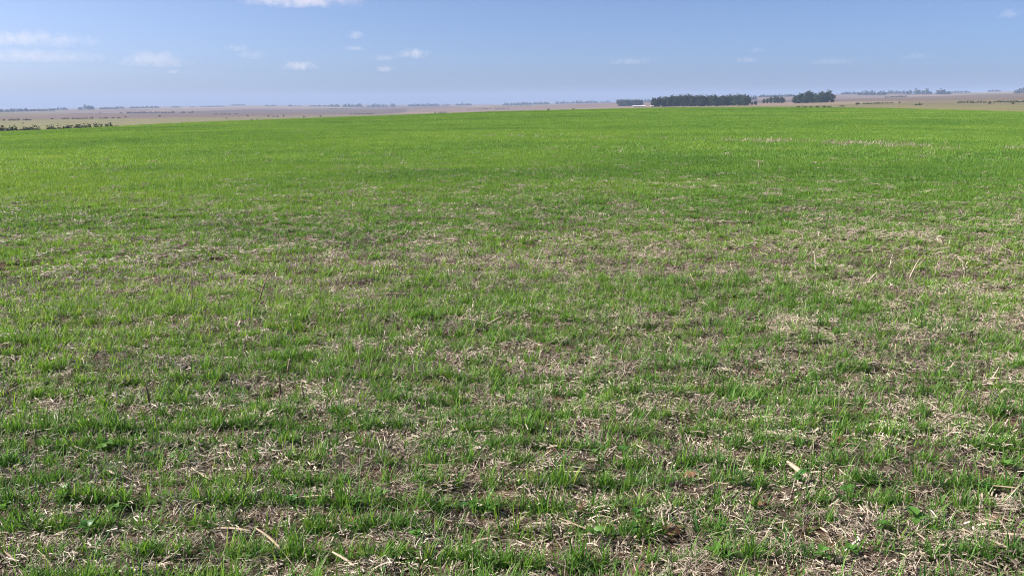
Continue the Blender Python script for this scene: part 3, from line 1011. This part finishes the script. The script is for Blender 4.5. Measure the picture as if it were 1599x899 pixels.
for i, ((px, py), lab) in enumerate(CL):
    bm = bmesh.new(); bmesh.ops.create_icosphere(bm, subdivisions=2, radius=1.0)
    g = random.Random(i)
    off = g.uniform(0, 50)
    for v in bm.verts:
        k = 1 + 0.5 * (float(fbm(np.array([v.co.x * 1.3 + off]), np.array([v.co.y * 1.3 + v.co.z * 1.7]), 3, 3)[0]) - .5) * 2
        v.co *= k
    me = bpy.data.meshes.new('clod'); bm.to_mesh(me); bm.free(); me.materials.append(M_CLOD)
    sz = g.uniform(.016, .03)
    o = link('soil_clod', me, None, pix_ground(px, py) + Vector((0, 0, sz * .25)), (0, 0, g.uniform(0, 6)), (sz * 1.3, sz, sz * .7))
    tag(o, lab, 'clod', 'clods of soil')


# ------------------------------------------------------------------ trees
def crown_quads(g, lobes, n, size):
    V, T = [], []
    wts = np.array([l[3] * l[4] for l in lobes]); wts = wts / wts.sum()
    for _ in range(n):
        l = lobes[g.choice(len(lobes), p=wts)]
        d = g.normal(0, 1, 3); d /= np.linalg.norm(d)
        rad = g.uniform(0.35, 1.0) ** 0.5
        c = np.array([l[0] + d[0] * l[3] * rad, l[1] + d[1] * l[3] * rad, l[2] + d[2] * l[4] * rad])
        nn = d + g.normal(0, .6, 3); nn /= np.linalg.norm(nn)
        u = np.cross(nn, [0.3, 0.2, 0.9]); u /= np.linalg.norm(u); w = np.cross(nn, u)
        s1, s2 = size * g.uniform(.5, 1.2), size * g.uniform(.4, .9)
        V.append([c - u * s1, c - w * s2 + u * .1, c + u * s1, c + w * s2]); T.append(g.uniform(-.5, .5) + (l[5] if len(l) > 5 else 0))
    return np.array(V), np.array(T)


def tree_variant(k, h=1.0):
    """unit-height slender tree: trunk with limbs, crown of leaf clumps"""
    g = np.random.default_rng(40 + k)
    lobes = []
    wdt = 0.17 + 0.05 * g.uniform()
    for q in range(13):
        z = 0.07 + 0.87 * (q / 12)
        w = wdt * (0.75 + 0.5 * math.sin((q / 12) * 2.6)) * g.uniform(.75, 1.1) * (1.0 if q < 8 else 1 - 0.17 * (q - 7))
        off = wdt * .75 * g.uniform(0, 1); a = g.uniform(0, 6.28)
        lobes.append((off * math.cos(a), off * math.sin(a), z, w * .75, w * .6, g.uniform(-.3, .3)))
    V, T = crown_quads(g, lobes, 1050, 0.036)
    crown = quads_mesh('crown', V, [M_TREE], T)
    tv, tf = tube([(0, 0, -0.03), (.006, .004, .2), (-.004, .006, .5), (0, 0, .9)], [.022, .017, .012, .004], 7)
    for q in range(6):
        l = lobes[2 + q * 2 - (1 if q == 5 else 0)]
        z0 = max(.15, l[2] - .16)
        v2, f2 = tube([(0, 0, z0), (l[0] * .5, l[1] * .5, z0 + .07), (l[0], l[1], l[2])], [.009, .006, .003], 5)
        b = len(tv); tv += v2; tf += [tuple(i + b for i in f) for f in f2]
    trunk = mesh_from('trunk', tv, tf, [M_BARK], True)
    return trunk, crown


TREES = [tree_variant(k) for k in range(6)]


def tree(px, r, h, label, group, wide=1.0, jx=0.0, name='tree', var=None, sink=0.0):
    p = far_at(px + jx, r)
    root = empty(name, (p.x, p.y, p.z - sink), random.uniform(0, 6.28))
    k = random.randrange(6) if var is None else var
    tr = link('trunk', TREES[k][0], root, scale=(h * wide, h * wide, h))
    cr = link('crown', TREES[k][1], root, scale=(h * wide, h * wide, h))
    cr['tint'] = random.uniform(.15, .75)
    return tag(root, label, 'tree', group)


def y_to_h(px, ytop, r):
    """height a tree at column px and distance r needs to reach image row ytop"""
    p = far_at(px, r)
    yh = 160 - (px - 800) * math.tan(ROLL)
    return max(2.0, (yh - ytop) / FPX * r + EYE - p.z)


# long dark grove right of the centre
tops = [(1015, 152.5), (1028, 150), (1040, 149), (1050, 147.5), (1070, 146), (1085, 148), (1097, 147.5), (1110, 147), (1125, 147.5), (1140, 147), (1155, 145.5), (1170, 148)]
GX, GY = [t[0] for t in tops], [t[1] for t in tops]
xs = list(np.linspace(1019, 1168, 30))
for i, px in enumerate(xs):
    r_ = 900 + random.uniform(-25, 25) - (40 if 1080 < px < 1125 else 0)
    yt = float(np.interp(px, GX, GY)) + random.uniform(-.8, 2.8)
    lab = 'tall dark tree in the front row of the long grove on the skyline'
    if i == 0: lab = 'shorter dark tree at the left end of the long grove'
    if i == 29: lab = 'tall dark tree at the right end of the long grove'
    tree(px, r_, y_to_h(px, yt, r_), lab, 'trees of the long grove', 1.25)
for i, px in enumerate(np.linspace(1022, 1166, 24)):
    r_ = 960 + random.uniform(-15, 30)
    yt = float(np.interp(px, GX, GY)) + random.uniform(-.3, 2.5)
    tree(px, r_, y_to_h(px, yt, r_), 'dark tree standing behind the front row of the long grove', 'trees of the long grove', 1.3)
# low bushes between the groves
for i, (px, yt, lab) in enumerate([(1174, 158.5, 'low bushy tree just right of the long grove'), (1180, 156.5, 'small round tree standing alone between the groves')]):
    tree(px, 930, y_to_h(px, yt, 930), lab, 'small trees between the groves', 2.0)
for i, (px, yt) in enumerate([(1193, 153.5), (1198, 153), (1204, 150.5), (1209, 149.5), (1214, 149.7), (1219, 150.5), (1223, 152)]):
    lab = 'dark tree in the small grove between the two larger groves'
    if i == 0: lab = 'low pale green tree at the left end of the small middle grove'
    tree(px, 1100 + random.uniform(-20, 20), y_to_h(px, yt, 1100), lab, 'trees of the small middle grove', 1.6)
for i, (px, yt) in enumerate([(1241, 148.5), (1247, 145.5), (1253, 144.5), (1259, 142.5), (1264, 141.2), (1270, 145), (1276, 146), (1281, 142.2), (1287, 143.5), (1292, 141), (1297, 144.5),
                              (1250, 146.5), (1262, 144), (1284, 146)]):
    lab = 'green tree in the right hand grove of taller trees'
    if i == 0: lab = 'shorter tree at the left end of the right hand grove'
    if i == 10: lab = 'round dark tree at the right end of the right hand grove'
    tree(px, 980 + random.uniform(-30, 30), y_to_h(px, yt, 980), lab, 'trees of the right hand grove', 1.45)
for i, px in enumerate(np.linspace(967, 1001, 11)):
    yt = 153.5 + abs(i - 3) * .12 + random.uniform(0, 1)
    tree(px, 1650 + random.uniform(-20, 20), y_to_h(px, yt, 1650), 'blue grey tree in the low grove left of the white sheds', 'trees of the low grove by the sheds', 1.7)


# ------------------------------------------------------------------ far woods that read as one mass each
def wood(px0, px1, ytop, r, label, thick=30, density=1.0, name='distant_wood', mat=None, hmin=0.55, gap=0.0):
    g = np.random.default_rng(int(px0 * 7 + r))
    a, b = far_at(px0, r), far_at(px1, r)
    hh = y_to_h((px0 + px1) / 2, ytop, r)
    L = math.hypot(b.x - a.x, b.y - a.y)
    nl = max(4, int(L / (hh * .42)))
    Vs, Ts = [], []
    u = np.array([(b.x - a.x) / L, (b.y - a.y) / L]); v = np.array([-u[1], u[0]])
    base = (a + b) / 2
    for q in range(nl):
        t = (q + g.uniform(.0, 1.0)) / nl * L
        if gap and float(vnoise(np.array([q / 3.1]), np.array([px0 * .7]), 8)[0]) < gap: continue
        for row in range(2):
            s = g.uniform(-.5, .5) * thick
            x, y = a.x + u[0] * t + v[0] * s, a.y + u[1] * t + v[1] * s
            z = float(terrain(np.array([x]), np.array([y]))[0])
            h = hh * (hmin + (1 - hmin) * g.uniform(0, 1) ** 1.5) * (0.7 if q in (0, nl - 1) else 1)
            w = hh * g.uniform(.28, .48)
            lob = [(x - base.x, y - base.y, z - base.z + h * f, w * ww, h * .24, g.uniform(-.25, .25)) for f, ww in ((.18, 1.0), (.45, 1.05), (.75, .75))]
            V, T = crown_quads(g, lob, int(42 * density), hh * .13)
            Vs.append(V); Ts.append(T)
    me = quads_mesh(name, np.concatenate(Vs), [mat or M_TREE], np.concatenate(Ts))
    o = link(name, me, None, base)
    o['tint'] = 0.35
    return tag(o, label, 'wood', 'woods on the horizon' if name == 'distant_wood' else None, 'stuff')


WOODS = [(-30, 45, 168.0, 3000, 'long blue wood running out of the left edge on the horizon'), (40, 85, 168.5, 3000, 'low blue wood second from the left edge on the horizon'),
         (84, 104, 166.3, 3800, 'small hazy wood left of the domed wood'), (124, 147, 163.2, 3200, 'domed dark blue wood standing highest on the left horizon'),
         (155, 178, 166.3, 3600, 'low hazy wood just right of the domed wood'), (177, 193, 165.5, 3600, 'small dense wood second right of the domed wood'),
         (202, 226, 165.2, 4000, 'long low hazy wood third right of the domed wood'), (226, 249, 164.2, 4000, 'hazy wood with a taller tree on the left horizon'),
         (268, 282, 164.8, 4200, 'small square hazy wood between two gaps on the left horizon'), (295, 303, 165, 4300, 'tiny hazy wood alone on the left horizon'),
         (313, 350, 164.8, 4600, 'thin faint strip of wood left of the centre horizon'), (360, 383, 162, 5600, 'pale very far wood above the left fields'),
         (413, 433, 162.8, 4400, 'low hazy wood at the centre left horizon'), (449, 456, 162, 4200, 'tiny dark wood like a dot at the centre left horizon'),
         (457, 472, 162.8, 4300, 'small hazy wood right of the dot like one'), (483, 512, 163.3, 4000, 'thin low wood left of the stepped dense woods'),
         (512, 530, 161.8, 3900, 'dense blue wood, first of two stepped ones'), (536, 567, 161, 3900, 'dense blue wood, second of two stepped ones'),
         (575, 604, 161.3, 4000, 'even topped blue wood left of the small round wood'), (609, 618, 160.9, 4100, 'small round wood on the centre horizon'),
         (637, 673, 161, 3900, 'long blue wood left of the domed centre wood'), (673, 685, 159.8, 4100, 'domed wood on the centre horizon'), (690, 702, 161.5, 4600, 'faint wood right of the centre domed wood'),
         (713, 737, 160, 4000, 'dense square blue wood right of the centre horizon dome'), (785, 830, 159.3, 3600, 'long blue wood above the middle of the field edge'),
         (832, 858, 158.6, 3700, 'blue wood sloping right above the field edge middle'), (868, 886, 156.8, 3900, 'rising blue wood left of two even woods'),
         (888, 912, 155.8, 3900, 'even dense wood left of the low grove'), (913, 933, 155.8, 4000, 'even wood nearer the low grove'), (938, 952, 155, 4200, 'pale far wood beside the low grove'),
         (1003, 1017, 154.5, 3400, 'pale wood seen between low grove and long grove'), (1168, 1182, 148.3, 2400, 'blue wood peeping out right of the long grove'),
         (1184, 1240, 147.8, 2800, 'blue wood behind the small middle grove'), (1312, 1345, 144.2, 3300, 'long blue wood right of the right hand grove'),
         (1340, 1382, 142.6, 2900, 'dense purple blue wood on the right horizon'), (1382, 1416, 142.6, 3300, 'low blue wood in the middle of the right horizon'),
         (1415, 1455, 140.6, 3000, 'tall blue wood left of the round right wood'), (1462, 1480, 139.8, 2900, 'round topped blue wood alone on the right horizon'),
         (1484, 1512, 143, 4200, 'pale thin wood right of the round topped wood'), (1540, 1560, 142.3, 4600, 'thin pale wood left of the right edge'), (1582, 1625, 137.5, 2800, 'dark blue wood cut by the right edge')]
for q in WOODS:
    wood(*q)

# lines of scrub across the pastures
SCRUB = [(0, 46, 184.0, 820, 'dark scrub line at the left edge in the pasture'), (76, 186, 184.6, 900, 'long dark scrub line in the left pasture'), (150, 230, 172.0, 2000, 'thin far hedge in the left pasture'),
         (232, 303, 171.5, 2050, 'broken far hedge right of the thin left one'), (330, 372, 176.5, 1400, 'short dark hedge on the left middle pasture'), (510, 550, 169.0, 2600, 'dark hollow of scrub left of the centre'),
         (545, 582, 176.3, 1350, 'dark scrub strip just above the green field, left of centre'), (678, 697, 173.2, 1250, 'short scrub strip above the field edge near the centre'),
         (730, 795, 168.6, 1900, 'long blue scrub band right of the centre'), (790, 832, 163.5, 2600, 'blue scrub band under the middle horizon wood'),
         (1333, 1405, 158.2, 700, 'dark green hedge in the right pasture'), (1424, 1441, 161.5, 520, 'short green hedge low in the right pasture'), (1495, 1540, 157.5, 680, 'dark hedge left of the lone bush at right'),
         (1550, 1615, 157.0, 690, 'dark hedge running out of the right edge'), (1380, 1420, 149.8, 1900, 'thin dark far hedge on the right slope')]
for x0, x1, yt, r_, lab in SCRUB:
    o = wood(x0, x1, yt, r_, lab, 14, .7, 'scrub_line', M_SHRUB, .22, .3)
    o['category'] = 'hedge'; o['group'] = 'scrub lines in the pastures'


def shrub_mesh(k):
    g = np.random.default_rng(90 + k)
    lob = [(g.normal(0, .35), g.normal(0, .3), g.uniform(.2, .7), g.uniform(.25, .4), g.uniform(.2, .32), g.uniform(-.3, .3)) for _ in range(8)]
    V, T = crown_quads(g, lob, 320, .075)
    tv, tf = tube([(0, 0, -.1), (.02, 0, .3), (.0, .02, .6)], [.05, .035, .02], 6)
    for q in range(3):
        l = lob[q]
        v2, f2 = tube([(0, 0, .0), (l[0] * .5, l[1] * .5, l[2] * .5), (l[0], l[1], l[2])], [.03, .02, .01], 5)
        b = len(tv); tv += v2; tf += [tuple(i + b for i in f) for f in f2]
    return mesh_from('stems', tv, tf, [M_BARK]), quads_mesh('foliage', V, [M_SHRUB], T)


SHRUBS = [shrub_mesh(k) for k in range(4)]
SH = [(40, 191, 300, 2.2, 'sprawling dark bush at the left end of the near hedge'), (113, 190, 290, 1.1, 'upright dark bush in the near left hedge'), (123, 193, 285, 1.4, 'low bush right of the upright one in the left hedge'),
      (149, 192.5, 280, 1.0, 'small bush standing at the right end of the left hedge'), (32, 187, 560, 1.0, 'small dark round bush above the near left hedge'), (248, 176.5, 1150, 1.3, 'dark round bush on the left pasture'),
      (386, 176.5, 1000, .8, 'narrow upright small tree in the left middle pasture'), (373, 180, 900, 1.0, 'small bush left of the narrow upright tree'), (391, 184.5, 560, 1.3, 'low dark bush on the edge of the field at left'),
      (399, 184, 560, 1.1, 'dark bush by the field edge right of the low one'), (417, 177.5, 900, 1.2, 'bush in a row of four above the field, first from left'), (425, 178.3, 880, 1.2, 'bush in a row of four above the field, second from left'),
      (432, 178, 880, 1.0, 'bush in a row of four above the field, third from left'), (442, 177, 900, .9, 'bush in a row of four above the field, last'), (473, 179, 760, 1.5, 'wide dark bush on the field edge, left of centre'),
      (499, 177.5, 800, 1.2, 'single dark bush on the field edge, left of centre'), (837, 169.3, 720, 1.2, 'dark bush on the field edge below the middle woods'), (855, 167.5, 900, 1.2, 'small bush right of the one on the field edge'),
      (895, 167.3, 900, 1.1, 'lone small bush on the pale pasture at the middle'), (1005, 167.5, 420, 1.6, 'low dark bush at the field edge under the white sheds'), (1018, 167.8, 420, 1.5, 'low dark bush right of the one under the sheds'),
      (1079, 167, 420, 1.2, 'low bush at the field edge before the long grove'), (1246, 165.5, 330, 1.8, 'low bush, left end of the bush line before the right hand grove'),
      (1256, 164.6, 330, 1.8, 'low bush, second in the line before the right hand grove'), (1266, 163.4, 335, 1.5, 'highest dark bush in the line before the right hand grove'),
      (1276, 164.5, 335, 1.8, 'dark bush right of the highest one in the line'), (1287, 165, 335, 1.8, 'low bush near the right end of the bush line'), (1296, 165.5, 335, 1.4, 'last low bush at the right of the bush line'),
      (1315, 162, 430, 1.9, 'dark low bush between the grove and the hedge at right'), (1337, 158.5, 600, 1.4, 'dark bush at the left end of the right hedge'), (1545, 156, 560, 1.3, 'lone taller bush in the hedge near the right edge'),
      (1580, 157, 560, 1.3, 'round bush in the hedge nearest the right edge'), (1519, 158.5, 620, 1.2, 'small bush in the hedge left of the lone taller one'), (193, 178, 1000, 1.0, 'tiny bush alone on the pale left pasture'),
      (352, 181.5, 760, 1.8, 'low wide bush before the left field edge')]
for i, (px, yt, r_, wide, lab) in enumerate(SH):
    p = far_at(px, r_)
    yh = 160 - (px - 800) * math.tan(ROLL)
    h = 0.8 * min(6.0, max(1.2, (yh - yt) / FPX * r_ + EYE - p.z))
    root = empty('shrub', p, random.uniform(0, 6.28))
    a, b = SHRUBS[i % 4]
    link('stems', a, root, scale=(h * wide * .8, h * wide * .8, h))
    f_ = link('foliage', b, root, scale=(h * wide * .8, h * wide * .8, h)); f_['tint'] = random.uniform(.1, .7)
    tag(root, lab, 'bush', 'bushes on the pastures')
# the near left hedge itself
o = wood(-20, 180, 198.4, 285, 'low dark hedge just behind the left end of the green field', 7, .8, 'scrub_line', M_SHRUB, .12, .35)
o['category'] = 'hedge'; o['group'] = 'scrub lines in the pastures'

# ------------------------------------------------------------------ white farm sheds by the long grove
M_WHITE = plain_mat('white_wall', (0.42, 0.39, 0.37), (0.52, 0.49, 0.47), .4, .7)
M_ROOF = plain_mat('pale_roof', (0.40, 0.37, 0.36), (0.50, 0.47, 0.45), .3, .45)
M_DOOR = plain_mat('grey_door', (0.10, 0.11, 0.12), (0.16, 0.17, 0.18), .5, .6)


def box(x0, x1, y0, y1, z0, z1):
    V = [(x0, y0, z0), (x1, y0, z0), (x1, y1, z0), (x0, y1, z0), (x0, y0, z1), (x1, y0, z1), (x1, y1, z1), (x0, y1, z1)]
    F = [(0, 3, 2, 1), (4, 5, 6, 7), (0, 1, 5, 4), (1, 2, 6, 5), (2, 3, 7, 6), (3, 0, 4, 7)]
    return V, F


def shed(px, r_, L, W, H, label, nd):
    p = far_at(px, r_)
    root = empty('farm_shed', p, R(-px / 1600 * 8))
    V, F = box(-L / 2, L / 2, -W / 2, W / 2, -.6, H)
    b = len(V)
    V += [(-L / 2, 0, H + W * .18), (L / 2, 0, H + W * .18)]
    F += [(b - 1, b - 4, b), (b - 3, b - 2, b + 1)]
    link('wall', mesh_from('wall', V, F, [M_WHITE]), root)
    V, F = [], []
    for s in (-1, 1):
        q = len(V)
        e = .5; k = .18 * 2
        zz = H - e * k
        V += [(-L / 2 - .4, s * (W / 2 + e), zz + .03), (L / 2 + .4, s * (W / 2 + e), zz + .03), (L / 2 + .4, 0, H + W * .18 + .03), (-L / 2 - .4, 0, H + W * .18 + .03)]
        V += [(x, y, z + .12) for x, y, z in V[q:q + 4]]
        F += [tuple(q + i for i in f) for f in ((0, 3, 2, 1), (4, 5, 6, 7), (0, 1, 5, 4), (1, 2, 6, 5), (2, 3, 7, 6), (3, 0, 4, 7))]
    link('roof', mesh_from('roof', V, F, [M_ROOF]), root)
    for i in range(nd):
        x = (i + .5) / nd * L - L / 2
        V, F = box(x - .9, x + .9, -W / 2 - .06, -W / 2 + .02, 0, H * .6)
        link('door', mesh_from('door', V, F, [M_DOOR]), root)
    return tag(root, label, 'shed', 'white farm sheds by the long grove')


shed(998, 1000, 14.5, 5, 0.9, 'long low white shed left of the long dark grove', 1)
shed(1020, 890, 6.0, 4, 0.9, 'short low white shed at the foot of the long grove', 0)


# ------------------------------------------------------------------ haze
M_HAZE, nt, out = new_mat('haze_air')
pv = N(nt, 'ShaderNodeVolumePrincipled', Density=0.00016)
pv.inputs['Color'].default_value = (0.42, 0.54, 0.80, 1)
pv.inputs['Anisotropy'].default_value = 0.0
nt.links.new(pv.outputs[0], out.inputs['Volume'])
V, F = box(-9300, 9300, -9300, 9300, -170, 92)
hz = link('haze', mesh_from('haze', V, F, [M_HAZE]))
tag(hz, 'thin blue summer haze filling the air over the plain', 'haze', kind='stuff')


# ------------------------------------------------------------------ small cumulus clouds far off
def cloud(px, py, hw, hh, r_, dens, label, seed):
    d = pix_dir(px, py)
    c = Vector((0, 0, EYE)) + d * (r_ / math.hypot(d.x, d.y))
    a = hw / FPX * r_; b = hh / FPX * r_ * 1.15
    m, nt, out = new_mat('cloud_vapour')
    tc = N(nt, 'ShaderNodeTexCoord')
    sc = N(nt, 'ShaderNodeVectorMath', operation='MULTIPLY')
    nt.links.new(tc.outputs['Object'], sc.inputs[0])
    sc.inputs[1].default_value = (a / b, a / b * .7, 1.0)
    ad = N(nt, 'ShaderNodeVectorMath', operation='ADD'); nt.links.new(sc.outputs[0], ad.inputs[0]); ad.inputs[1].default_value = (seed * 3.7, seed * 1.3, seed * .7)
    no = N(nt, 'ShaderNodeTexNoise', Scale=1.0, Detail=7.0, Roughness=0.66)
    nt.links.new(ad.outputs[0], no.inputs['Vector'])
    ln = N(nt, 'ShaderNodeVectorMath', operation='LENGTH'); nt.links.new(tc.outputs['Object'], ln.inputs[0])
    fall = math_n(nt, 'SUBTRACT', 1.0, ln.outputs['Value'])
    v = math_n(nt, 'ADD', math_n(nt, 'MULTIPLY', no.outputs['Fac'], 3.2), math_n(nt, 'MULTIPLY', fall, 0.9))
    v = math_n(nt, 'SUBTRACT', v, 1.85)
    v = math_n(nt, 'MULTIPLY', v, 1.5, True)
    v = math_n(nt, 'MULTIPLY', v, math_n(nt, 'MULTIPLY', fall, 4.0, True))
    v = math_n(nt, 'MULTIPLY', v, dens * 0.26 / b)
    p = N(nt, 'ShaderNodeVolumePrincipled'); p.inputs['Color'].default_value = (1.0, .94, .92, 1)
    p.inputs['Anisotropy'].default_value = 0.0
    nt.links.new(v, p.inputs['Density']); nt.links.new(p.outputs[0], out.inputs['Volume'])
    bm = bmesh.new(); bmesh.ops.create_icosphere(bm, subdivisions=3, radius=1.0)
    for vv in bm.verts:
        if vv.co.z < -.45: vv.co.z = -.45 + (vv.co.z + .45) * .25
    me = bpy.data.meshes.new('cloud'); bm.to_mesh(me); bm.free(); me.materials.append(m)
    o = link('cloud', me, None, c, (0, 0, -math.atan2(d.x, d.y)), (a, a * .6, b))
    return tag(o, label, 'cloud', 'small cumulus clouds')


CLOUDS = [(45, 62, 105, 13, 13000, .55, 'long flat pale cloud at the left edge of the sky, upper of two'), (40, 88, 125, 11, 17000, .35, 'long faint cloud under the left edge cloud'),
          (240, 94, 62, 14, 18500, .85, 'wide pale cloud with a humped top at left'), (370, 76, 22, 6, 15500, .6, 'tiny wisp of cloud left of the centre, upper'), (395, 86, 28, 9, 16500, .5, 'faint ragged cloud below the tiny wisp'),
          (468, 104, 34, 9, 20500, 1.1, 'small pale cloud low over the horizon, left of centre'), (473, -4, 115, 19, 7500, 1.1, 'bright cloud cut by the top edge of the picture'), (555, 55, 17, 9, 12500, 1.3, 'small bright oval cloud under the top edge cloud'),
          (553, 76, 22, 5, 15500, .5, 'faint wisp just below the bright oval cloud'), (645, 85, 34, 10, 17000, 1.0, 'pale cloud right of the bright oval one'), (600, 108, 19, 6, 21000, 1.1, 'small flat bright cloud lowest near the centre'),
          (600, 91, 30, 6, 18000, .4, 'very faint cloud left of the pale humped one'), (270, 113, 12, 4, 22000, .7, 'tiny cloud below the wide humped one'),
          (985, 96, 45, 7, 19000, .22, 'faint greyish streak of cloud right of the centre'), (1165, 94, 26, 6, 18500, .3, 'faint small cloud above the long grove'), (1180, 79, 20, 5, 16000, .18, 'grey wisp above the small cloud over the grove'),
          (1300, 96, 45, 6, 19000, .16, 'faint long streak above the right hand grove'), (1575, 22, 24, 8, 9500, .4, 'faint pinkish cloud at the upper right edge'), (1430, 88, 30, 6, 17000, .12, 'barely visible grey streak at right')]
for i, q in enumerate(CLOUDS):
    cloud(*q, i + 1)
